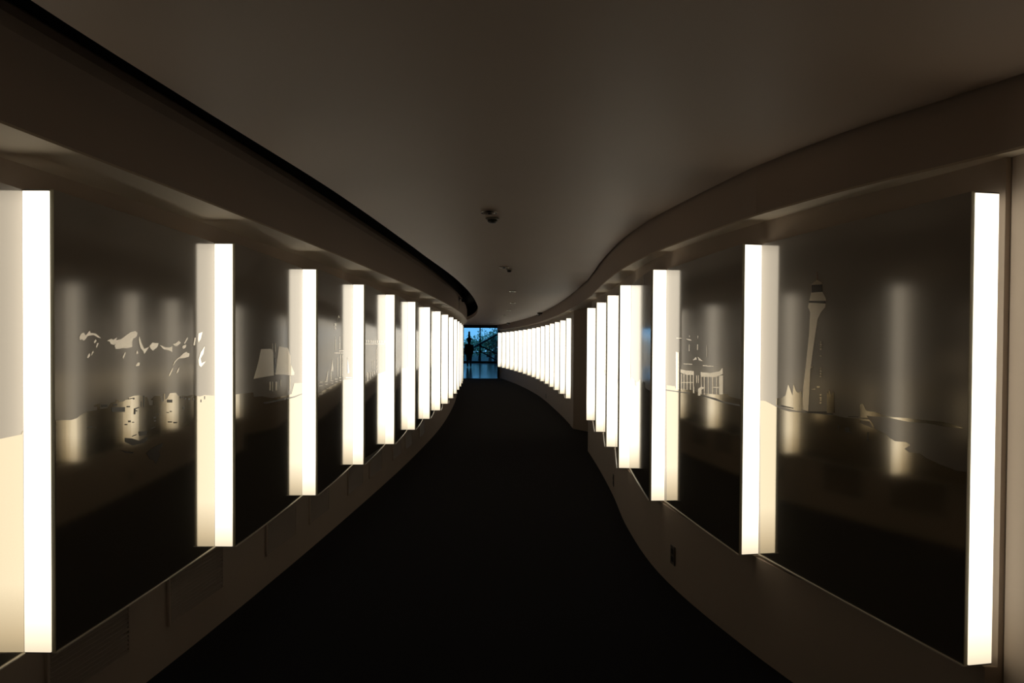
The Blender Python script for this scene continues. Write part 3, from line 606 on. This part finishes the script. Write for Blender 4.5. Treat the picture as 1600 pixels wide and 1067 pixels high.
  'ground': [[(1.2231,0.4908),(1.2231,1.21),(1.1296,1.226),(1.0595,1.2293),(1.0491,1.2132),(0.9556,1.2084),(0.9478,1.2433),(0.8783,1.2382),(0.8666,1.2287),(0.7612,1.2273),(0.7552,1.2496),(0.7007,1.2478),(0.6873,1.2233),(0.5663,1.2202),(0.5561,1.191),(0.4637,1.1911),(0.4515,1.2415),(0.3411,1.2361),(0.3275,1.1854),(0.2056,1.1814),(0.1979,1.1971),(0.1286,1.2029),(0.122,1.2474),(0.0624,1.2455),(0.0566,1.2223),(0.004,1.2235),(0.004,0.49075)]],
 },
 'L14': {
  'ground': [[(1.1935,0.4908),(1.1935,1.21),(1.1251,1.2498),(1.0669,1.2464),(1.0598,1.188),(0.9955,1.1904),(0.9824,1.2483),(0.8651,1.245),(0.8578,1.1831),(0.7919,1.1864),(0.7815,1.2421),(0.6876,1.2444),(0.6738,1.1906),(0.5499,1.1847),(0.5393,1.2424),(0.4438,1.2466),(0.4333,1.2269),(0.3385,1.2285),(0.3319,1.1814),(0.272,1.1809),(0.2644,1.2362),(0.1964,1.2372),(0.1878,1.2417),(0.1104,1.2429),(0.0998,1.2088),(0.004,1.2029),(0.004,0.49075)]],
 },
 'L15': {
  'ground': [[(1.1942,0.4908),(1.1942,1.21),(1.0856,1.2257),(0.9708,1.2277),(0.9635,1.2399),(0.8978,1.2412),(0.8921,1.2099),(0.8417,1.2139),(0.8353,1.2193),(0.7778,1.2152),(0.7663,1.2292),(0.6626,1.2286),(0.6512,1.2422),(0.5479,1.2415),(0.537,1.2366),(0.4389,1.2312),(0.4259,1.2027),(0.3088,1.2002),(0.3033,1.1944),(0.2533,1.1885),(0.248,1.1846),(0.2004,1.1868),(0.1907,1.1943),(0.1032,1.1984),(0.0933,1.2332),(0.004,1.2276),(0.004,0.49075)]],
 },
 'L0': {
  'ground': [[(1.1765,0.4908),(1.1765,1.21),(1.1705,1.1998),(1.0598,1.1979),(1.0545,1.2236),(1.0064,1.222),(0.9956,1.2061),(0.8982,1.2014),(0.8877,1.1924),(0.7925,1.1875),(0.78,1.2404),(0.6675,1.2393),(0.654,1.243),(0.5331,1.2445),(0.5192,1.2403),(0.3934,1.2378),(0.382,1.2096),(0.2788,1.2134),(0.2717,1.2383),(0.2079,1.2376),(0.2015,1.1949),(0.1438,1.1907),(0.1386,1.2469),(0.0921,1.2414),(0.0833,1.2014),(0.004,1.2071),(0.004,0.49075)]],
 },
 'R3': {
  'ground': [[(1.1995,0.4908),(1.1995,1.21),(1.1149,1.2405),(1.0194,1.2391),(1.0098,1.2319),(0.9235,1.2379),(0.9175,1.2345),(0.863,1.2288),(0.851,1.1899),(0.7427,1.185),(0.7354,1.2183),(0.6702,1.2219),(0.6607,1.2305),(0.5754,1.2299),(0.5672,1.2441),(0.4936,1.2491),(0.4832,1.2292),(0.3892,1.2289),(0.3762,1.2444),(0.2597,1.2425),(0.2472,1.2084),(0.1346,1.2037),(0.1215,1.203),(0.004,1.2015),(0.004,0.49075)]],
 },
 'R4': {
  'ground': [[(1.1901,0.4908),(1.1901,1.21),(1.0783,1.2404),(1.0073,1.2389),(0.9987,1.2344),(0.9207,1.2329),(0.9073,1.2394),(0.7868,1.2421),(0.7802,1.2048),(0.7211,1.2106),(0.709,1.2308),(0.6001,1.2284),(0.5873,1.2304),(0.4724,1.2328),(0.4637,1.1881),(0.3853,1.1824),(0.3768,1.2021),(0.3004,1.2009),(0.2886,1.2461),(0.183,1.2423),(0.1767,1.2118),(0.12,1.2135),(0.1084,1.1757),(0.004,1.1813),(0.004,0.49075)]],
 },
 'R5': {
  'ground': [[(1.1833,0.4908),(1.1833,1.21),(1.1114,1.1815),(0.9978,1.1853),(0.9869,1.2246),(0.8883,1.2197),(0.8746,1.1855),(0.7509,1.188),(0.7437,1.1958),(0.6789,1.1917),(0.6698,1.2097),(0.5879,1.2038),(0.5784,1.2377),(0.493,1.2423),(0.4796,1.1968),(0.359,1.1948),(0.3525,1.2441),(0.2941,1.249),(0.2823,1.1843),(0.1758,1.1893),(0.1683,1.2034),(0.1,1.1984),(0.0904,1.1923),(0.004,1.1979),(0.004,0.49075)]],
 },
 'R6': {
  'ground': [[(1.2265,0.4908),(1.2265,1.21),(1.1672,1.193),(1.0757,1.1967),(1.0693,1.1793),(1.012,1.1827),(0.9994,1.2352),(0.8865,1.2321),(0.8766,1.2166),(0.7878,1.2182),(0.7816,1.1937),(0.7254,1.194),(0.7129,1.222),(0.5996,1.2268),(0.5864,1.1865),(0.4682,1.184),(0.4571,1.2523),(0.3567,1.2466),(0.3497,1.1975),(0.2873,1.192),(0.279,1.2284),(0.2045,1.2225),(0.1966,1.2085),(0.125,1.2027),(0.1181,1.1871),(0.0564,1.1927),(0.0512,1.2335),(0.004,1.2303),(0.004,0.49075)]],
 },
}
PART = {'ground': 'landscape_inlay', 'cloud': 'cloud', 'etch': 'etched_mark', 'wreck': 'wreck', 'sail': 'sail',
        'church': 'church_outline', 'colonnade': 'column', 'tower': 'tower', 'castle': 'castle', 'shoreline': 'shoreline'}
PMAT = {'ground': 'ground', 'cloud': 'cloud', 'etch': 'etch', 'wreck': 'etch', 'sail': 'cut', 'church': 'cloud', 'colonnade': 'cloud', 'tower': 'cut', 'castle': 'ground', 'shoreline': 'ground'}
PDEP = {'ground': .0008, 'cloud': .0010, 'etch': .0016, 'wreck': .0014, 'sail': .0010, 'church': .0012, 'colonnade': .0012, 'tower': .0010, 'castle': .0010, 'shoreline': .0010}
def make_panel(b, a, front, art, label, group, back=.006, sag=.003):
    """mural panel from the corridor corner b of one fin to the wall corner a of the next; front = side of local y that is seen"""
    d = nrm((a[0] - b[0], a[1] - b[1])); L = math.hypot(a[0] - b[0], a[1] - b[1]) - .001
    r = empty('mural_panel', (b[0], b[1], FIN_BOT), math.atan2(d[1], d[0]), label, 'panel', group)
    bm = bmesh.new(); y0, y1 = sorted((0., -front * (TH - .001))); box(bm, .0012, L, y0, y1, .004, FIN_H); bow(bm, L, sag, front)
    link_mesh('face_sheet', bm, M['sky'], r)
    bm = bmesh.new(); y0, y1 = sorted((front * .0006, -front * (TH - .0004))); box(bm, 0., .0012, y0, y1, .004, FIN_H)
    link_mesh('edge_strip', bm, M['edge'], r)
    bm = bmesh.new(); y0, y1 = sorted((front * .006, -front * (TH - .001))); box(bm, 0., L - .004, y0, y1, 0., .004); bow(bm, L, sag, front)
    link_mesh('bottom_lip', bm, M['lip'], r)
    for h in (.08, FIN_H - .12):
        bm = bmesh.new(); y0, y1 = sorted((-front * TH, -front * (TH + back))); box(bm, L - .06, L - .03, y0, y1, h, h + .04)
        link_mesh('wall_bracket', bm, M['alu'], r)
    base = None
    for kind, polys in sorted((art or {}).items(), key=lambda kv: kv[0] != 'ground'):
        for q in polys:
            bm = bmesh.new(); cutout(bm, [(u, z - FIN_BOT) for u, z in q], front * .0001, front * PDEP[kind]); bow(bm, L, sag, front)
            o = link_mesh(PART[kind], bm, M[PMAT[kind]], base if base and kind in ('etch', 'wreck') else r)
            if kind == 'ground': base = o
    return r

LT = {0: 'glossy dark mural panel at the left edge of the picture, before the nearest left fin',
      1: 'glossy dark mural panel on the left wall etched with drifting clouds over a town',
      2: 'glossy dark mural panel on the left wall etched with a square-rigged sailing ship',
      3: 'glossy dark mural panel on the left wall etched with a spired church',
      4: 'glossy dark mural panel on the left wall etched with a row of columns'}
for k in range(len(UL) - 1):
    lb = LT.get(k) or 'narrow glossy mural panel between the %s and %s light fins of the left wall' % (ORD[k - 1], ORD[k])
    make_panel(UL[k][1], UL[k + 1][0], -1, ART.get('L%d' % k), lb, 'mural panels on the left wall', .09, .0075)
RT = {1: 'glossy dark mural panel on the right wall etched with a slender tower and castle',
      2: 'glossy dark mural panel on the right wall etched with a curved colonnade'}
for k in range(1, len(UR)):
    lb = RT.get(k) or 'narrow glossy mural panel between the %s and %s light fins of the near right wall' % (ORD[k - 1], ORD[k])
    make_panel(UR[k - 1][1], UR[k][0], 1, ART.get('R%d' % k), lb, 'mural panels on the near right wall')
for k in range(1, len(UF)):
    make_panel(UF[k - 1][1], UF[k][0], 1, None, 'sliver of dark mural panel between far right fins %s and %s after the corner' % ('first' if k == 1 else ORD[k - 1], ORD[k]), 'mural panels on the far right wall')

# ------------------------------------------------------------------ louvred vents low on the left wall
def wall_frame(curve, off, z):
    s = curve.slope(z); return (curve.off(z, off) * S, z * S), math.atan2(1., s)
VENTS = [(1.66, 1.97), (2.155, 2.50), (2.87, 3.20), (3.38, 3.68), (4.03, 4.36), (4.53, 4.88), (5.25, 5.58), (5.75, 6.08), (6.5, 6.85)]
def make_vent(z0, z1, label):
    zm = (z0 + z1) / 2; (x, y), rz = wall_frame(left_line, -.135, zm); w = (z1 - z0) * S
    r = empty('louvre_vent', (x, y, .185), rz, label, 'vent', 'louvred vents on the left wall')
    h = .265; f = .012
    bm = bmesh.new()
    for q in ((-w / 2, -w / 2 + f, 0, h), (w / 2 - f, w / 2, 0, h), (-w / 2 + f, w / 2 - f, 0, f), (-w / 2 + f, w / 2 - f, h - f, h)):
        box(bm, q[0], q[1], -.010, .02, q[2], q[3])
    link_mesh('frame', bm, M['wall'], r)
    bm = bmesh.new(); box(bm, -w / 2 + f, w / 2 - f, -.0005, .01, f, h - f); link_mesh('back_plate', bm, M['plate'], r)
    bm = bmesh.new(); n = 13
    for i in range(n):
        z = f + (h - 2 * f) * i / n; p = (h - 2 * f) / n
        v = [bm.verts.new(c) for c in ((-w / 2 + f, -.002, z + p * .62), (w / 2 - f, -.002, z + p * .62), (w / 2 - f, -.012, z + p * .12), (-w / 2 + f, -.012, z + p * .12),
                                       (-w / 2 + f, -.003, z + p * .45), (w / 2 - f, -.003, z + p * .45), (w / 2 - f, -.013, z), (-w / 2 + f, -.013, z))]
        for q in ((0, 1, 2, 3), (7, 6, 5, 4), (0, 4, 5, 1), (3, 2, 6, 7), (0, 3, 7, 4), (1, 5, 6, 2)): bm.faces.new([v[i] for i in q])
    link_mesh('louvres', bm, M['vent'], r)
VL = ['brown louvred vent under the lower left corner of the cloud mural', 'brown louvred vent under the second left light fin', 'brown louvred vent under the sailing ship mural',
      'brown louvred vent just past the third left light fin', 'brown louvred vent under the fourth left light fin', 'brown louvred vent between the fourth and fifth left light fins',
      'small brown vent between the fifth and sixth left light fins', 'small brown vent just past the sixth left light fin', 'small brown vent past the seventh left light fin']
for (z0, z1), lb in zip(VENTS, VL): make_vent(z0, z1, lb)

# ------------------------------------------------------------------ power outlets on the right wall
def make_outlet(curve, off, z, h, label):
    (x, y), rz = wall_frame(curve, off, z)
    r = empty('power_outlet', (x, y, h), rz, label, 'outlet', 'power outlets on the right wall')
    bm = bmesh.new(); box(bm, -.036, .036, 0, .007, -.058, .058, .002); pl = link_mesh('cover_plate', bm, M['plate_rim'], r)
    for k in (-1, 1):
        bm = bmesh.new(); box(bm, -.019, .019, .006, .009, k * .024 - .016, k * .024 + .016, .002); link_mesh('socket', bm, M['plate'], pl)
make_outlet(right_line, .057, 2.89, .20, 'dark power outlet low on the wall below the colonnade mural')
make_outlet(right_line, .057, 4.62, .16, 'small dark power outlet low on the wall below the fifth right fin')
make_outlet(far_line, .062, 12.3, .14, 'tiny power outlet low on the far right wall')

# ------------------------------------------------------------------ ceiling fittings
def downlight(x, y, label, r=.052):
    e = empty('downlight', (x, y, CEIL), 0, label, 'downlight', 'downlights along the ceiling')
    bm = bmesh.new(); n = 32
    prof = [(r, 0), (r, -.008), (r * .95, -.013), (r * .82, -.013), (r * .76, -.005), (r * .74, 0)]
    lathe(bm, prof, n); ring = link_mesh('trim_ring', bm, M['chrome'], e)
    bm = bmesh.new(); lathe(bm, [(r * .73, -.0005), (r * .73, -.0025), (r * .3, -.004)], n); link_mesh('lens', bm, M['lens'], ring)
rows = [(-.147, 4.36), (-.09, 7.50), (.005, 10.9), (.012, 14.0), (-.086, 17.1), (-.23, 20.3), (-.43, 23.6), (-.80, 26.9)]
for i, (x, y) in enumerate(rows):
    downlight(x, y, 'small round recessed ceiling downlight, %s' % ('nearest the camera, beside a smoke detector' if i == 0 else 'last one before the window' if i == 7 else ORD[i] + ' from the camera'))
def detector(x, y, label, r=.045):
    e = empty('smoke_detector', (x, y, CEIL), 0, label, 'smoke detector', 'smoke detectors on the ceiling')
    bm = bmesh.new(); lathe(bm, [(r, 0), (r, -.008), (r * .9, -.012), (r * .55, -.012)], 28); link_mesh('base', bm, M['white'], e)
    bm = bmesh.new(); lathe(bm, [(r * .72, -.012), (r * .70, -.024), (r * .5, -.031), (r * .2, -.033)], 28, 0, 0); link_mesh('sensor_dome', bm, M['alu'], e)
detector(-.133, 4.60, 'small round smoke detector just behind the nearest downlight')
detector(-.035, 7.74, 'small round smoke detector just behind the second downlight', .035)
def dome_camera(x, y, label, r=.065):
    e = empty('dome_camera', (x, y, CEIL), 0, label, 'security camera', 'dome cameras on the ceiling')
    bm = bmesh.new(); lathe(bm, [(r, 0), (r, -.028), (r * .92, -.034), (r * .6, -.034)], 28); link_mesh('mounting_ring', bm, M['alu'], e)
    bm = bmesh.new(); lathe(bm, [(r * .8 * math.cos(t), -.034 - r * .8 * math.sin(t)) for t in [k * .25 for k in range(6)]], 28); link_mesh('dome', bm, M['chrome'], e)
dome_camera(right_fascia(12.25) * S - .075, 12.25 * S, 'dark dome camera on the ceiling against the right bulkhead')
dome_camera(right_fascia(18.2) * S - .075, 18.2 * S, 'tiny far dome camera on the ceiling near the window')
# little spotlight clamped to the left bulkhead near its bend
z = 8.75; x = left_fascia(z) * S
e = empty('spotlight', (x, z * S, 2.34), 0, 'small chrome spotlight clamped to the left bulkhead beside the dark ceiling gap', 'spotlight')
bm = bmesh.new(); box(bm, 0, .012, -.03, .03, -.04, .04, .003); link_mesh('bracket', bm, M['alu'], e)
bm = bmesh.new(); tube(bm, (.012, 0, 0), (.07, 0, -.01), .008); link_mesh('arm', bm, M['alu'], e)
bm = bmesh.new(); tube(bm, (.07, .05, .01), (.085, -.06, -.04), .026, .034, 20); link_mesh('lamp_head', bm, M['chrome'], e)
bm = bmesh.new(); tube(bm, (.006, -.02, -.04), (.006, -.02, -.20), .004); link_mesh('light_streak', bm, M['white'], e)  # white rod standing in for a streak of reflected light on the bulkhead

# ------------------------------------------------------------------ foyer: steel braces, dark figure
def beam(p, q, r, label, m='tube'):
    p, q = Vector(p), Vector(q); e = empty('brace_tube', p, 0, label, 'brace', 'steel braces in front of the far window')
    bm = bmesh.new(); tube(bm, (0, 0, 0), q - p, r, r, 14); link_mesh('tube', bm, M[m], e)
    bm = bmesh.new(); box(bm, -.09, .09, -.03, .03, -.09, .09); link_mesh('end_plate', bm, M['frame'], e)
    bm = bmesh.new(); d = q - p; box(bm, d.x - .09, d.x + .09, d.y - .03, d.y + .03, d.z - .09, d.z + .09); link_mesh('end_plate', bm, M['frame'], e)
YB = 54.6
def at(px, py, y): return ((px - 800) / 1100 * y, y, EYE - (py - 536.3) / 1100 * y)
beam(at(697, 566.2, YB), at(870, 469.6, YB), .075, 'long pale steel brace rising to the right across the far window')
beam(at(750.5, 539.5, YB - .15), at(806, 565.4, YB - .15), .055, 'upper dark steel brace falling to the right across the far window', 'frame')
beam(at(750.5, 548.2, YB - .25), at(782.5, 565.6, YB - .25), .045, 'lower dark steel brace falling to the right across the far window', 'frame')

fx, fy = -67 / 1100 * 44.6, 44.6
st = empty('statue', (fx, fy, 0), 0, 'dark standing figure with a tall hat silhouetted against the far window', 'statue')
def skin(name, pts, edges, m, parent, sub=2, root=0):
    me = bpy.data.meshes.new(name); me.from_pydata([p[:3] for p in pts], edges, []); me.materials.append(m)
    o = bpy.data.objects.new(name, me); C.objects.link(o); o.parent = parent
    s = o.modifiers.new('skin', 'SKIN'); s.use_smooth_shade = True
    for i, v in enumerate(me.skin_vertices[0].data):
        v.radius = (pts[i][3], pts[i][4] if len(pts[i]) > 4 else pts[i][3]); v.use_root = i == root
    o.modifiers.new('subdivision', 'SUBSURF').levels = sub; o.modifiers['subdivision'].render_levels = sub
    return o
P = [(0, 0, .92, .15, .12), (0, 0, 1.12, .15, .11), (0, 0, 1.34, .19, .12), (0, 0, 1.47, .09, .08), (0, -.01, 1.54, .07, .07), (0, -.02, 1.66, .16, .17), (0, -.02, 1.79, .12, .12),
     (.09, 0, .80, .10, .10), (.10, -.01, .46, .065, .065), (.10, 0, .10, .05, .05), (.11, -.13, .04, .045, .035),
     (-.09, 0, .80, .10, .10), (-.10, -.01, .46, .065, .065), (-.10, 0, .10, .05, .05), (-.11, -.13, .04, .045, .035),
     (.21, 0, 1.38, .07, .07), (.25, .01, 1.12, .055, .055), (.22, -.08, .90, .042, .042), (.20, -.13, .82, .04, .03),
     (-.21, 0, 1.38, .07, .07), (-.26, .01, 1.12, .055, .055), (-.24, -.06, .88, .042, .042), (-.23, -.10, .80, .04, .03)]
E = [(0, 1), (1, 2), (2, 3), (3, 4), (4, 5), (5, 6), (0, 7), (7, 8), (8, 9), (9, 10), (0, 11), (11, 12), (12, 13), (13, 14), (2, 15), (15, 16), (16, 17), (17, 18), (2, 19), (19, 20), (20, 21), (21, 22)]
skin('body', P, E, M['bronze'], st)
bm = bmesh.new(); lathe(bm, [(.20, 1.755), (.205, 1.79), (.14, 1.84), (.07, 1.92), (.058, 2.24), (.035, 2.28)], 20, 0, -.02); link_mesh('tall_hat', bm, M['bronze'], st, True)
bm = bmesh.new(); lathe(bm, [(.17, .42), (.19, .60), (.215, .95), (.20, 1.15), (.225, 1.36), (.15, 1.46), (.07, 1.50)], 24); link_mesh('long_coat', bm, M['bronze'], st, True)
bm = bmesh.new(); lathe(bm, [(.10, 1.0), (.17, 1.1), (.18, 1.35), (.13, 1.47), (.05, 1.5)], 16, -.14, .12); link_mesh('pack', bm, M['bronze'], st, True)

# ------------------------------------------------------------------ trees outside the far window
random.seed(11)
def tree(x, y, h, crown, m, label):
    e = empty('tree', (x, y, -.1), 0, label, 'tree', 'trees beyond the far window')
    bm = bmesh.new(); tube(bm, (0, 0, 0), (.1, 0, h * .55), .16, .08, 10)
    for k in range(6):
        a = k * 1.1; tube(bm, (.06, 0, h * (.3 + .04 * k)), (math.cos(a) * crown * .6, math.sin(a) * crown * .6, h * (.55 + .05 * k)), .05, .02, 6)
    link_mesh('trunk', bm, M['bark'], e)
    bm = bmesh.new()
    blobs = [(random.uniform(-.6, .6) * crown, random.uniform(-.5, .5) * crown, h * random.uniform(.35, .92), crown * random.uniform(.3, .55)) for _ in range(12)]
    for _ in range(900):
        bx, by, bz, br = random.choice(blobs)
        d = Vector((random.gauss(0, 1), random.gauss(0, 1), random.gauss(0, 1))).normalized() * br * random.uniform(.6, 1.05)
        c = Vector((bx, by, bz)) + d; s = random.uniform(.07, .15)
        u = Vector((random.gauss(0, 1), random.gauss(0, 1), random.gauss(0, 1))).normalized(); v = u.orthogonal().normalized()
        q = [bm.verts.new(c + u * s), bm.verts.new(c + v * s * .5), bm.verts.new(c - u * s), bm.verts.new(c - v * s * .5)]
        bm.faces.new(q)
    link_mesh('foliage', bm, m, e)
tree(-3.05, 66, 2.3, 1.3, M['leaf'], 'leafy green tree beyond the far window, just right of the figure')
tree(-2.0, 64, 2.5, 1.1, M['leaf'], 'bright green tree beyond the right pane of the far window')
tree(-1.42, 60, 2.3, .45, M['leafd'], 'slim dark tree at the right edge of the far window')
tree(-5.3, 76, 2.0, 1.6, M['leaf'], 'pale green tree far behind the left pane of the window')
tree(-2.9, 84, 3.3, 2.2, M['leafd'], 'tall dark tree farthest behind the middle of the window')

# ------------------------------------------------------------------ sky, camera, view
w = bpy.data.worlds.new('dusk'); bpy.context.scene.world = w; w.use_nodes = True
nt = w.node_tree; bg = nt.nodes['Background']
tc = nt.nodes.new('ShaderNodeTexCoord'); sp = nt.nodes.new('ShaderNodeSeparateXYZ'); cr = nt.nodes.new('ShaderNodeValToRGB')
nt.links.new(tc.outputs['Generated'], sp.inputs[0]); nt.links.new(sp.outputs['Z'], cr.inputs[0])
cr.color_ramp.elements[0].position = 0.; cr.color_ramp.elements[0].color = (.10, .28, .48, 1)
cr.color_ramp.elements[1].position = .5; cr.color_ramp.elements[1].color = (.05, .17, .40, 1)
nt.links.new(cr.outputs[0], bg.inputs['Color']); bg.inputs['Strength'].default_value = 2.6

F = 1100.
cd = bpy.data.cameras.new('camera'); cam = bpy.data.objects.new('camera', cd); C.objects.link(cam)
cd.sensor_fit = 'HORIZONTAL'; cd.sensor_width = 36.; cd.lens = F / 1600 * 36.; cd.clip_start = .05; cd.clip_end = 400
pitch, roll = math.radians(.9), .006
cam.matrix_world = Matrix.Translation((0, 0, EYE)) @ Matrix.Rotation(math.pi / 2 - pitch, 4, 'X') @ Matrix.Rotation(roll, 4, 'Z')
cd.shift_y = (3.8 + F * math.tan(pitch)) / 1600
sc = bpy.context.scene; sc.camera = cam
sc.view_settings.view_transform = 'Standard'; sc.view_settings.look = 'None'
sc.view_settings.exposure = 0.; sc.view_settings.gamma = 1.; sc.view_settings.use_curve_mapping = False
sc.cycles.max_bounces = 10; sc.cycles.diffuse_bounces = 8; sc.cycles.glossy_bounces = 6; sc.cycles.sample_clamp_indirect = 4.
sc.cycles.use_denoising = True
